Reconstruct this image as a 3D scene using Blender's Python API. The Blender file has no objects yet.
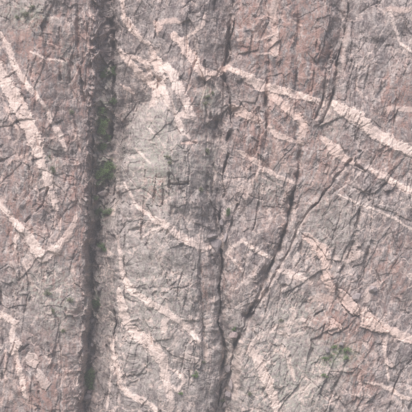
import bpy, math, random
import numpy as np

# ------------------------------------------------------------------ camera, sky, sun, exposure
S = 0.75                 # metres of cliff per photo pixel
D = 900.0                # metres from the viewpoint to the mean plane of the wall
scene = bpy.context.scene
cam_data = bpy.data.cameras.new("camera")
cam_data.sensor_width = 36.0
cam_data.angle = 2 * math.atan(206 * S / D)
cam_data.clip_start = 1.0
cam_data.clip_end = 6000.0
cam = bpy.data.objects.new("camera", cam_data)
cam.location = (0, -D, 0)
cam.rotation_euler = (math.pi / 2, 0, 0)
scene.collection.objects.link(cam)
scene.camera = cam

SUN_ELEV, SUN_AZ = 52.0, -25.0        # azimuth measured from the viewing side, negative = left
d = (math.sin(math.radians(SUN_AZ)) * math.cos(math.radians(SUN_ELEV)),
     -math.cos(math.radians(SUN_AZ)) * math.cos(math.radians(SUN_ELEV)),
     math.sin(math.radians(SUN_ELEV)))
world = bpy.data.worlds.new("World")
scene.world = world
world.use_nodes = True
wn = world.node_tree.nodes
sky = wn.new("ShaderNodeTexSky")
sky.sky_type = 'NISHITA'
sky.sun_disc = False
sky.sun_elevation = math.radians(SUN_ELEV)
sky.sun_rotation = math.atan2(d[0], d[1])
sky.altitude = 2300
sky.air_density = 1.0
sky.dust_density = 6.0
sky.ozone_density = 1.0
world.node_tree.links.new(sky.outputs[0], wn["Background"].inputs[0])
wn["Background"].inputs[1].default_value = 0.07
sun_data = bpy.data.lights.new("sun", 'SUN')
sun_data.energy = 3.0
sun_data.angle = math.radians(36)
sun_data.color = (1.0, 0.95, 0.91)
sun = bpy.data.objects.new("sun", sun_data)
from mathutils import Vector, Matrix
sun.rotation_euler = Vector(d).to_track_quat('Z', 'Y').to_euler()
scene.collection.objects.link(sun)
scene.view_settings.view_transform = 'Standard'
scene.view_settings.look = 'None'
scene.view_settings.gamma = 1.0
scene.view_settings.use_curve_mapping = False
scene.view_settings.exposure = 1.1
scene.cycles.volume_bounces = 1
scene.cycles.use_denoising = False

rng = np.random.default_rng(7)
random.seed(7)

# ------------------------------------------------------------------ noise helpers
TAB = rng.random((256, 256, 8)).astype(np.float32)
ANG = TAB[:, :, 0] * 2 * np.pi
GX, GY = np.cos(ANG).astype(np.float32), np.sin(ANG).astype(np.float32)


def perlin(x, y, seed=0):
    x = x + seed * 37.13
    y = y + seed * 91.71
    xi = np.floor(x).astype(np.int64)
    yi = np.floor(y).astype(np.int64)
    fx = (x - xi).astype(np.float32)
    fy = (y - yi).astype(np.float32)
    u = fx * fx * fx * (fx * (fx * 6 - 15) + 10)
    v = fy * fy * fy * (fy * (fy * 6 - 15) + 10)
    x0, x1, y0, y1 = xi & 255, (xi + 1) & 255, yi & 255, (yi + 1) & 255
    n00 = GX[x0, y0] * fx + GY[x0, y0] * fy
    n10 = GX[x1, y0] * (fx - 1) + GY[x1, y0] * fy
    n01 = GX[x0, y1] * fx + GY[x0, y1] * (fy - 1)
    n11 = GX[x1, y1] * (fx - 1) + GY[x1, y1] * (fy - 1)
    a = n00 + u * (n10 - n00)
    b = n01 + u * (n11 - n01)
    return (a + v * (b - a)) * 1.5


def fbm(x, y, seed=0, octaves=4, gain=0.5, lac=2.03):
    out = 0.0
    amp = 1.0
    for i in range(octaves):
        out = out + amp * perlin(x, y, seed + i * 11)
        amp *= gain
        x = x * lac
        y = y * lac
    return out


def facets(x, y, seed, tx, ty):
    """Broken rock: every cell of a jittered lattice is a tilted flat face.
    Returns the face height, the distance to the nearest joint and a random value per cell."""
    x = x + seed * 17.31
    y = y + seed * 29.77
    xi = np.floor(x).astype(np.int64)
    yi = np.floor(y).astype(np.int64)
    f1 = np.full(x.shape, 9.0, np.float32)
    f2 = np.full(x.shape, 9.0, np.float32)
    val = np.zeros(x.shape, np.float32)
    rnd = np.zeros(x.shape, np.float32)
    for i in (-1, 0, 1):
        for j in (-1, 0, 1):
            t = TAB[(xi + i) & 255, (yi + j) & 255]
            dx = (x - (xi + i) - t[..., 1]).astype(np.float32)
            dy = (y - (yi + j) - t[..., 2]).astype(np.float32)
            dd = np.sqrt(dx * dx + dy * dy)
            near = dd < f1
            f2 = np.where(near, f1, np.minimum(f2, dd))
            val = np.where(near, (t[..., 3] - .5) + (t[..., 4] - .5) * dx * tx + (t[..., 5] - .5) * dy * ty, val)
            rnd = np.where(near, t[..., 6], rnd)
            f1 = np.where(near, dd, f1)
    return val, f2 - f1, rnd


def sstep(a, b, x):
    t = np.clip((x - a) / (b - a), 0, 1)
    return t * t * (3 - 2 * t)


# ------------------------------------------------------------------ the grid of the wall
def axis(lo, hi, step, far):
    core = np.arange(lo, hi + step * .5, step)
    a, st = [], step
    p = hi
    while p < hi + far:
        st *= 1.12
        p += st
        a.append(p)
    b, st = [], step
    p = lo
    while p > lo - far:
        st *= 1.12
        p -= st
        b.append(p)
    return np.concatenate([b[::-1], core, a])


gu = axis(-18, 430, 0.44, 230)
gv = axis(-18, 430, 0.44, 230)
NU, NV = len(gu), len(gv)
U, V = np.meshgrid(gu, gv)           # rows run down the wall

# rails: the plan of the wall at several heights. (u at each v), (height towards the viewer at each v)
RV = [-260, 0, 60, 100, 150, 200, 250, 300, 350, 412, 680]
RAILS = [
    ([-240] * 11, [-45] * 11),
    ([-60] * 11, [-4] * 11),
    ([12] * 11, [7, 7, 8, 9, 9, 9, 9, 9, 9, 9, 9]),
    ([44] * 11, [9, 9, 10, 11, 11, 11, 12, 12, 12, 12, 12]),
    ([64, 66, 64, 60, 62, 66, 68, 70, 68, 64, 58], [4, 4, 5, 5, 6, 7, 8, 9, 9, 9, 9]),
    ([86, 88, 86, 85, 86, 87, 87, 86.5, 83.5, 78.5, 69], [-2, -2, -2, -2, 0, 1, 2, 3, 4, 4, 4]),
    ([97, 98, 96, 93, 92.5, 91.5, 90, 89, 86, 81, 72], [-9, -9, -9, -9, -8, -8, -6, -5, -4, -4, -4]),
    ([105, 105, 103, 100, 98, 95, 93, 91, 88, 83.5, 76], [-23, -23, -22, -22, -21, -21, -24, -26, -26, -26, -26]),
    ([113, 113.5, 113, 113, 112, 107, 98, 95, 91.5, 88.5, 80], [-25, -25, -24, -25, -24, -22, -22, -23, -23, -23, -23]),
    ([116, 117, 118, 122, 117, 113.5, 104, 101, 97, 94, 86], [-12, -12, -16, -24, -25, -21, -17, -16, -16, -16, -16]),
    ([121, 121, 123, 130, 120.5, 116.5, 113, 111, 106, 102, 94], [-8, -8, -13, -28, -10, -5, -12, -13, -13, -13, -13]),
    ([134, 134, 138, 142, 126, 121, 118, 116, 111, 107, 100], [-4, -4, -11, -15, 5, 5, 3, 2, 2, 2, 2]),
    ([150, 150, 152, 154, 142, 136, 132, 130, 127, 124, 118], [-1, -1, -7, 2, 12, 11, 10, 9, 9, 9, 9]),
    ([168] * 11, [1, 1, 1, 13, 21, 21, 19, 17, 16, 15, 14]),
    ([190, 192, 192, 192, 190, 190, 192, 195, 198, 198, 196], [2, 2, 1, 6, 13, 13, 13, 12, 12, 11, 11]),
    ([208, 208, 206, 203, 202, 204, 206, 211, 213, 211, 207], [0, 0, -1, 0, 5, 6, 6, 6, 6, 6, 6]),
    ([222, 222, 219, 216, 212, 213, 215, 216.5, 219, 216, 211], [-4, -4, -6, -5, -4, -3, -1, 0, 0, 0, 0]),
    ([229, 230, 227, 225, 221, 221, 221, 220, 223.5, 220, 214], [-8, -8, -10, -9, -7, -7, -6, -6, -12, -13, -13]),
    ([236, 236, 233, 233, 231, 231, 227, 224, 232, 231, 224], [0, 0, 0, -3, -3, -3, -3, 0, -9, -10, -10]),
    ([256, 256, 254, 254, 252, 250, 246, 240, 241, 241, 237], [5, 5, 4, 3, 2, 1, 1, 1, 1, 2, 2]),
    ([267] * 11, [2, 2, 1, 0, 0, 0, 0, 0, 2, 3, 3]),
    ([273] * 11, [4, 4, 4, 3, 2, 0, 0, 0, 2, 3, 3]),
    ([292] * 11, [6, 6, 6, 5, 3, 0, -1, 0, 3, 4, 4]),
    ([299] * 11, [2, 2, 2, 2, 0, 0, -1, 0, 3, 4, 4]),
    ([306] * 11, [4, 4, 4, 4, 2, 0, -1, 1, 4, 5, 5]),
    ([326, 330, 327, 320, 318, 318, 320, 324, 326, 326, 326], [5, 5, 4, 3, 3, 4, 3, 3, 5, 5, 5]),
    ([345, 343, 336, 331, 330, 334, 337, 337, 337, 337, 337], [-3, -3, -4, -2, 5, 6, 5, 5, 6, 6, 6]),
    ([352, 350, 344, 342, 344, 346, 346, 346, 346, 346, 346], [3, 3, 3, 5, 7, 7, 6, 6, 7, 7, 7]),
    ([375] * 11, [6, 6, 7, 8, 8, 7, 6, 5, 5, 5, 5]),
    ([384] * 11, [2, 2, 3, 5, 7, 6, 4, 4, 5, 5, 5]),
    ([425] * 11, [0, 0, 1, 4, 6, 6, 5, 4, 4, 4, 4]),
    ([660] * 11, [-40] * 11),
]
RV0, RV = RV, sorted(RV + [80, 125])           # two more levels round the brow of the pillar
BROW = {8: {80: (120, -21), 125: (121, -26)}, 9: {80: (128, -19), 125: (128, -25), 150: (120, -20), 200: (115, -15)}, 10: {80: (146, -13), 100: (143, -16), 125: (133, -6), 150: (124, 4), 200: (119, 5)}, 11: {80: (158, -6), 100: (151, 1), 125: (146, 9)}}
RAILS = [([BROW.get(i, {}).get(v, (np.interp(v, RV0, us), 0))[0] for v in RV], [BROW.get(i, {}).get(v, (0, np.interp(v, RV0, hs)))[1] for v in RV]) for i, (us, hs) in enumerate(RAILS)]
wu = U + 4.6 * fbm(U / 70, V / 34, 1, 4) + 1.3 * fbm(U / 16, V / 12, 2, 4)
wv = V + 3.0 * fbm(U / 40, V / 40, 3, 3)
H = np.zeros_like(U)
rail_u = np.empty((len(RAILS), NV))
rail_h = np.empty((len(RAILS), NV))
for i, (us, hs) in enumerate(RAILS):
    hh = np.interp(gv, RV, hs)
    uu = np.interp(gv, RV, us)
    rail_h[i] = hh
    rail_u[i] = np.where(np.abs(uu) < 500, 206 + (uu - 206) * (D - hh) / D, uu)
for r in range(NV):
    acc = 0
    for off in (-3.4, -1.7, 0, 1.7, 3.4):
        acc = acc + np.interp(wu[r] + off * .4, rail_u[:, r], rail_h[:, r])
    H[r] = acc / 5

def poly_dist(pts, x, y, widths=None):
    """distance to a polyline, side sign, width there"""
    best = np.full(x.shape, 1e9)
    side = np.zeros(x.shape)
    wid = np.zeros(x.shape)
    for k in range(len(pts) - 1):
        (ax, ay), (bx, by) = pts[k], pts[k + 1]
        dx, dy = bx - ax, by - ay
        L = dx * dx + dy * dy + 1e-9
        t = np.clip(((x - ax) * dx + (y - ay) * dy) / L, 0, 1)
        qx, qy = x - ax - t * dx, y - ay - t * dy
        dd = np.hypot(qx, qy)
        n = dd < best
        best = np.where(n, dd, best)
        side = np.where(n, np.sign(dy * qx - dx * qy + 1e-9), side)   # + = towards greater u when running down
        if widths is not None:
            wid = np.where(n, widths[k] + t * (widths[k + 1] - widths[k]), wid)
    return best, side, wid


# the crisp left edge of the pillar stands out in front of the gully
PILLAR_EDGE = [(176, 60), (167, 72), (153, 93), (139, 111), (129, 131), (121.5, 155), (117.5, 190), (115, 240), (112, 290), (107, 350), (102, 412), (96, 470)]
dd, side, _ = poly_dist(PILLAR_EDGE, wu, wv)
sd = dd * side
lower = (1 - .75 * sstep(185, 235, V)) * sstep(70, 128, V)
H += 9.0 * (sstep(-1.6, 2.4, sd) - 1) * np.exp(-np.maximum(-sd, 0) / 24) * np.exp(-np.maximum(-sd - 24, 0) / 5) * lower
H -= 4.0 * np.exp(-np.maximum(sd, 0) / 7) * sstep(-1, 1.5, sd) * sstep(75, 110, V)
H0 = H.copy()
# where a point of the wall is met in the survey drawing (the wall seen square on)
PU = 206 + (U - 206) * D / (D - H)
PV = 206 + (V - 206) * D / (D - H)
core = (PU > -25) & (PU < 437) & (PV > -25) & (PV < 437)
# warped survey coordinates so that nothing runs ruler straight
QU = PU + 0.85 * fbm(PU / 13, PV / 13, 5, 3) + 0.35 * perlin(PU / 2.1, PV / 2.1, 9)
QV = PV + 0.85 * fbm(PU / 13, PV / 13, 6, 3) + 0.35 * perlin(PU / 2.1, PV / 2.1, 10)


def window(pts, pad):
    us = [p[0] for p in pts]
    vs = [p[1] for p in pts]
    c0 = np.searchsorted(gu, 206 + (min(us) - 206) * 1.05 - pad - 4)
    c1 = np.searchsorted(gu, 206 + (max(us) - 206) * 1.05 + pad + 4)
    if min(us) > 206: c0 = np.searchsorted(gu, min(us) - pad - 6)
    if max(us) < 206: c1 = np.searchsorted(gu, max(us) + pad + 6)
    r0 = np.searchsorted(gv, min(vs) - pad - 9)
    r1 = np.searchsorted(gv, max(vs) + pad + 9)
    return slice(max(r0, 0), r1), slice(max(c0, 0), c1)


CRACK_C = [(234, -30), (233, 0), (234, 28), (229, 41), (231, 55), (226, 68), (225, 79), (231, 96), (231, 125), (227, 140), (229, 152), (222, 176), (225, 193), (219, 214), (222, 232), (220, 250), (223, 268), (219, 285), (221, 305), (218, 322), (223, 340), (226, 353), (222, 372), (221, 390), (216, 412), (213, 450)]
CRACK_D = [(352, -30), (350, 0), (346, 30), (338, 60), (334, 95), (322, 122), (310, 140), (302, 152), (298, 175), (292, 205), (284, 235), (272, 265), (258, 298), (245, 325), (236, 345), (229, 370), (223, 412), (217, 450)]
cu_c = np.interp(QV, [p[1] for p in CRACK_C], [p[0] for p in CRACK_C])
cu_d = np.interp(QV, [p[1] for p in CRACK_D], [p[0] for p in CRACK_D])
gl = np.interp(QV, RV, RAILS[5][0]) + 1.0
gr = np.interp(QV, RV, RAILS[8][0]) - 1.0
region = np.where(QU < gl, 0, np.where(QU < gr, 1, np.where(QU < cu_c, 2, np.where(QU < cu_d, 3, 4))))
right = region == 4

# ------------------------------------------------------------------ broken rock relief
sh = np.where(right, 0.30, np.where(region == 3, 0.10, 0.03))
sh = np.where((PV < 150) & right, 0.18, sh)
GC = np.interp(PV, RV, RAILS[6][0]) + 3
ARC = PU + np.where(PU < GC, -.8, .8) * H0 / S * sstep(66, 80, PU) * (1 - sstep(122, 140, PU))      # follows the flanks of the gully round
ru = ARC + sh * (PV - 200) + 2.5 * fbm(PU / 30, PV / 30, 12, 3)
rv = PV + 2.5 * fbm(PU / 30, PV / 30, 13, 3)
quiet = np.exp(-(((PU - 160) / 34) ** 2 + ((PV - 150) / 42) ** 2))       # the smooth brow of the pillar
rough = (1 - 0.45 * quiet) * np.clip(.72 + 1.1 * fbm(PU / 26, PV / 34, 14, 3), .18, 1.35)
f, e, r1 = facets(ru / 24, rv / 44, 11, 1.8, 1.0)
H += f * 3.0 * rough - 0.7 * np.exp(-e / 0.025) * sstep(.45, .7, r1)
f, e, r2 = facets(ru / 8.6, rv / 14, 2, 2.4, 1.8)
H += f * 1.0 * rough - 0.4 * np.exp(-e / 0.04) * sstep(.4, .7, r2)
f, e, r3 = facets(ru / 3.4, rv / 4.9, 3, 2.6, 2.0)
sock = fbm(PU / 30, PV / 40, 36, 3)
H += f * 0.26 * rough - 0.9 * (r3 > .93 - .1 * np.clip(sock, -.4, .8)) * (e > .06) * rough
f, e, r4 = facets(ru / 1.5, rv / 2.4, 4, 2.4, 2.0)
H += f * 0.14 * (.6 + .4 * rough) - .3 * (r4 > .965) * (e > .08)
f, e, r5 = facets((ru + .5 * rv) / 6.5, (rv - .5 * ru) / 10, 5, 2.4, 2.0)
H += f * .2 * rough
gw = np.interp(PV, [0, 60, 110, 180, 235, 412], [9, 12, 15, 13, 3, 3])
in_gully = sstep(-12, -5, PU - GC) * (1 - sstep(0, 6, PU - GC - gw))
f, e, r6 = facets(ARC / 5, PV / 8, 6, 2.2, 2.2)
saw = PV / 21 + .9 * fbm(PU / 16, PV / 34, 40, 2) + .02 * PU
saw2 = PV / 8.5 + .9 * fbm(PU / 9, PV / 14, 41, 2) - .05 * PU
H += in_gully * (f * 2.2 + 1.2 * fbm(ARC / 6, PV / 7, 39, 4) + 4.5 * ((saw % 1) ** 1.4 - .4) + 1.6 * (saw2 % 1 - .4))       # ledges in the gully bed
# vertical ribs
rib = 1 - np.abs(perlin(ru / 5.5, rv / 60, 31)) * 2
H -= 0.9 * np.clip(rib - .62, 0, 1) / .38 * (0.4 + .35 * np.exp(-((PU - 218) / 16) ** 2)) * rough
H += 1.3 * fbm(PU / 24, PV / 34, 33, 3) + 0.10 * fbm(PU / 1.7, PV / 1.9, 34, 2)

# ------------------------------------------------------------------ cracks: points, half width px, depth m, step m (right side proud +)
CRACKS = [
    (CRACK_C, .8, 3.9, 0), (CRACK_C[15:], 1.2, 4.5, 0), ([(231, 15), (228, 45), (224, 73), (225, 80)], 1.8, 4.5, 0), ([(219, 95), (216, 130), (213, 165)], 2.2, 2.6, 0), ([(224, 78), (223, 105), (220, 128), (221, 150)], 1.3, 3, 0), ([(216, 120), (213, 150), (214, 172), (211, 196)], 1.1, 2.6, 0), ([(208, 165), (207, 190), (209, 222)], 1.0, 2.2, 0),
    ([(217, 190), (215, 214), (218, 230)], 1.0, 2.2, 0), ([(213, 84), (210, 100), (211, 118)], 1.0, 2.0, 0), ([(215, 0), (214, 40), (219, 75)], .9, 2, 0), ([(205, 60), (206, 110), (207, 160)], .9, 2, 0),
    (CRACK_D[:6], 1.2, 4.0, .8), (CRACK_D[7:], 1.5, 4.5, 1.0), (CRACK_D[9:15], 3.6, 3.6, 0),
    ([(331, 48), (327, 75), (322, 102), (316, 118)], 1.1, 3, 1), ([(318, 20), (316, 60), (311, 100)], .8, 1.4, 0),
    ([(352, 160), (335, 180), (320, 200), (309, 212), (300, 226), (289, 250), (276, 274), (262, 299), (250, 322), (240, 340)], 1.2, 4.2, 1.2),
    ([(299, 20), (298, 50), (296, 95)], .9, 2.2, 0), ([(268, 60), (266, 100), (267, 120), (266, 148)], 1.3, 3.2, 0),
    ([(265, 150), (263, 168), (258, 206), (251, 243), (246, 262), (242, 282)], .9, 2.2, 0.6),
    ([(234, 110), (232, 126), (230, 142)], 1.3, 3.0, 0), ([(301, 145), (298, 170), (293, 200)], 1.4, 3, 0),
    ([(253, 25), (251, 45), (249, 60)], .7, 1.6, 0), ([(280, 20), (281, 60), (277, 75)], .7, 1.2, 0),
    ([(77, -10), (77, 20), (78, 60), (81, 82), (84, 100)], 1.2, 3.2, -1.0), ([(59, 28), (59, 58), (60, 80)], .9, 1.8, 0),
    ([(86, 10), (87, 60), (85, 90)], .8, 1.6, 0), ([(72, 0), (71, 30), (72, 70)], .7, 1.2, 0), ([(68, 60), (72, 100), (78, 140), (82, 180)], .8, 1.4, 0),
    ([(48, 188), (43, 203), (38, 210), (31, 216), (25, 222)], .8, 2, 0), ([(45, 215), (46, 230), (44, 243)], .6, 1.2, 0),
    ([(24, 110), (34, 130), (38, 145)], .6, 1.2, -.6), ([(36, 338), (28, 345), (20, 352)], .6, 1.2, 0),
    ([(0, 275), (3, 330), (2, 380)], .9, 1.6, 0), ([(60, 330), (62, 370), (60, 412)], .8, 1.4, 0), ([(30, 392), (31, 412)], .8, 1.4, 0), ([(38, 392), (39, 412)], .8, 1.2, 0),
    ([(169, 174), (170, 190), (171, 206), (172, 230)], 1.0, 2.6, 0), ([(171, 184), (180, 185), (188, 182)], .6, 2.0, 0),
    ([(188, 148), (190, 165), (189, 183)], .7, 1.6, 0), ([(163, 176), (163, 205)], .7, 1.4, 0), ([(182, 142), (189, 142), (196, 143)], .7, 2, 0),
    ([(169, 128), (168, 150), (169, 174)], .5, .9, 0), ([(178, 180), (182, 196), (178, 204)], .8, 1.6, 0),
    ([(145, 170), (144, 205), (141, 240)], .6, 1.0, 0), ([(154, 178), (154, 206)], .6, 1.0, 0),
    ([(157, 20), (155, 35), (152, 44)], .8, 2.0, 0), ([(174, 36), (170, 50), (160, 58)], .7, 1.5, 0), ([(196, 60), (189, 82), (185, 94)], .9, 1.6, 0),
    ([(190, 0), (182, 10), (177, 14)], .8, 1.2, 0),
    ([(200, 250), (200, 290), (203, 330), (204, 345)], 1.1, 2.0, -1.2), ([(147, 342), (149, 356), (146, 368)], .7, 1.2, 0),
    ([(133, 292), (139, 299), (145, 301)], .8, 1.6, 0), ([(208, 245), (212, 258), (219, 268)], 1.0, 2.6, 0),
    ([(237, 205), (232, 225), (227, 240)], 1.0, 2.6, .8), ([(360, 210), (355, 240), (348, 258), (336, 283)], 1.3, 2.8, -.6),
    ([(340, 215), (336, 245), (330, 270)], .8, 1.6, 0), ([(370, 235), (366, 265), (361, 296)], 1.0, 2.0, 0),
    ([(337, 280), (337, 295), (345, 306), (356, 316)], 1.5, 3.2, -.5), ([(315, 315), (332, 306), (340, 308)], .9, 1.8, 0),
    ([(412, 360), (403, 370), (396, 384), (392, 398), (391, 412)], 1.1, 3, 1.2), ([(404, 392), (403, 408)], .9, 2.0, 0),
    ([(371, 60), (366, 85), (360, 112)], .8, 1.4, 0), ([(383, 72), (381, 100), (386, 122)], .8, 1.6, 0), ([(396, 75), (397, 100), (394, 125)], .8, 1.2, 0),
    ([(356, 130), (356, 165), (371, 175), (370, 200)], .9, 2.0, 0), ([(371, 138), (372, 172)], .7, 1.4, 0),
    ([(361, 40), (357, 70), (355, 105)], .7, 1.3, 0), ([(352, 60), (348, 95), (344, 112)], .7, 1.2, .5),
    ([(350, 355), (342, 375), (330, 400), (325, 412)], .9, 1.8, .7), ([(313, 352), (320, 340), (325, 325)], .9, 1.8, 0),
    ([(262, 340), (270, 352), (272, 365)], .7, 1.4, 0), ([(290, 355), (293, 385)], .8, 1.6, 0), ([(252, 330), (258, 338), (262, 344)], .8, 1.6, 0),
    ([(125, 225), (124, 260), (128, 290)], .6, 1.2, 0), ([(117, 320), (115, 360), (118, 400)], .8, 1.6, 0),
    ([(110, 20), (113, 30), (114, 60), (113, 100), (110, 140)], 1.5, 6, 0), ([(92, 140), (91, 180), (90, 205)], 1.6, 6, 0), ([(99, 212), (97, 235), (94, 260), (91.5, 290), (89.5, 330), (87, 360), (83.5, 412), (81, 440)], 1.9, 5, 0), ([(97, 155), (95, 180)], .9, 2, 0),
    ([(109, 185), (109, 205)], 1.0, 3, 0), ([(115, 182), (113, 205)], .9, 2.4, 0), ([(98, 222), (99, 232), (98, 245)], 2.0, 5, 0), ([(109, 285), (113, 300), (115, 320)], 1.0, 2.4, 0),
    ([(105, 215), (104, 250), (101, 275)], .9, 1.8, 0), ([(107, 345), (111, 370), (113, 385)], .8, 1.6, 0),
]
for pts, w, dep, st in CRACKS:
    rs, cs = window(pts, 22)
    x, y = QU[rs, cs], QV[rs, cs]
    dd, side, _ = poly_dist(pts, x, y)
    ww = w * .95 * np.clip(1 + 1.0 * fbm(x / 11, y / 11, 50, 2), .45, 2)
    dep = dep * np.clip(.68 + 1.5 * fbm(x / 18, y / 18, 51, 2), .6 if dep >= 4 else .05, 1.6)
    H[rs, cs] -= 1.3 * dep * np.clip(1 - dd / (1.75 * ww), 0, 1) ** .9
    if st:
        H[rs, cs] += .5 * st * side * np.exp(-(dd / 13) ** 2)

# random minor joints
for k in range(150):
    u0, v0 = random.uniform(-10, 420), random.uniform(-10, 420)
    if 85 < u0 < 115: continue
    on_right = u0 > np.interp(v0, [p[1] for p in CRACK_D], [p[0] for p in CRACK_D])
    L = random.uniform(8, 34)
    lean = random.gauss(-.38 if on_right and v0 > 150 else -.06, .22)
    if random.random() < .08: lean = random.choice([-1.6, 1.4, 2.5])
    nrm = math.hypot(1, lean)
    pts = [(u0, v0), (u0 + lean * L * .5 / nrm + random.gauss(0, 1), v0 + L * .5 / nrm), (u0 + lean * L / nrm, v0 + L / nrm)]
    rs, cs = window(pts, 8)
    dd, side, _ = poly_dist(pts, QU[rs, cs], QV[rs, cs])
    H[rs, cs] -= random.uniform(.5, 1.5) * np.exp(-(dd / random.uniform(.4, .75)) ** 1.5)
    H[rs, cs] += random.choice([-1, 1]) * random.uniform(0, .5) * side * np.exp(-(dd / 4) ** 2)

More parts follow.
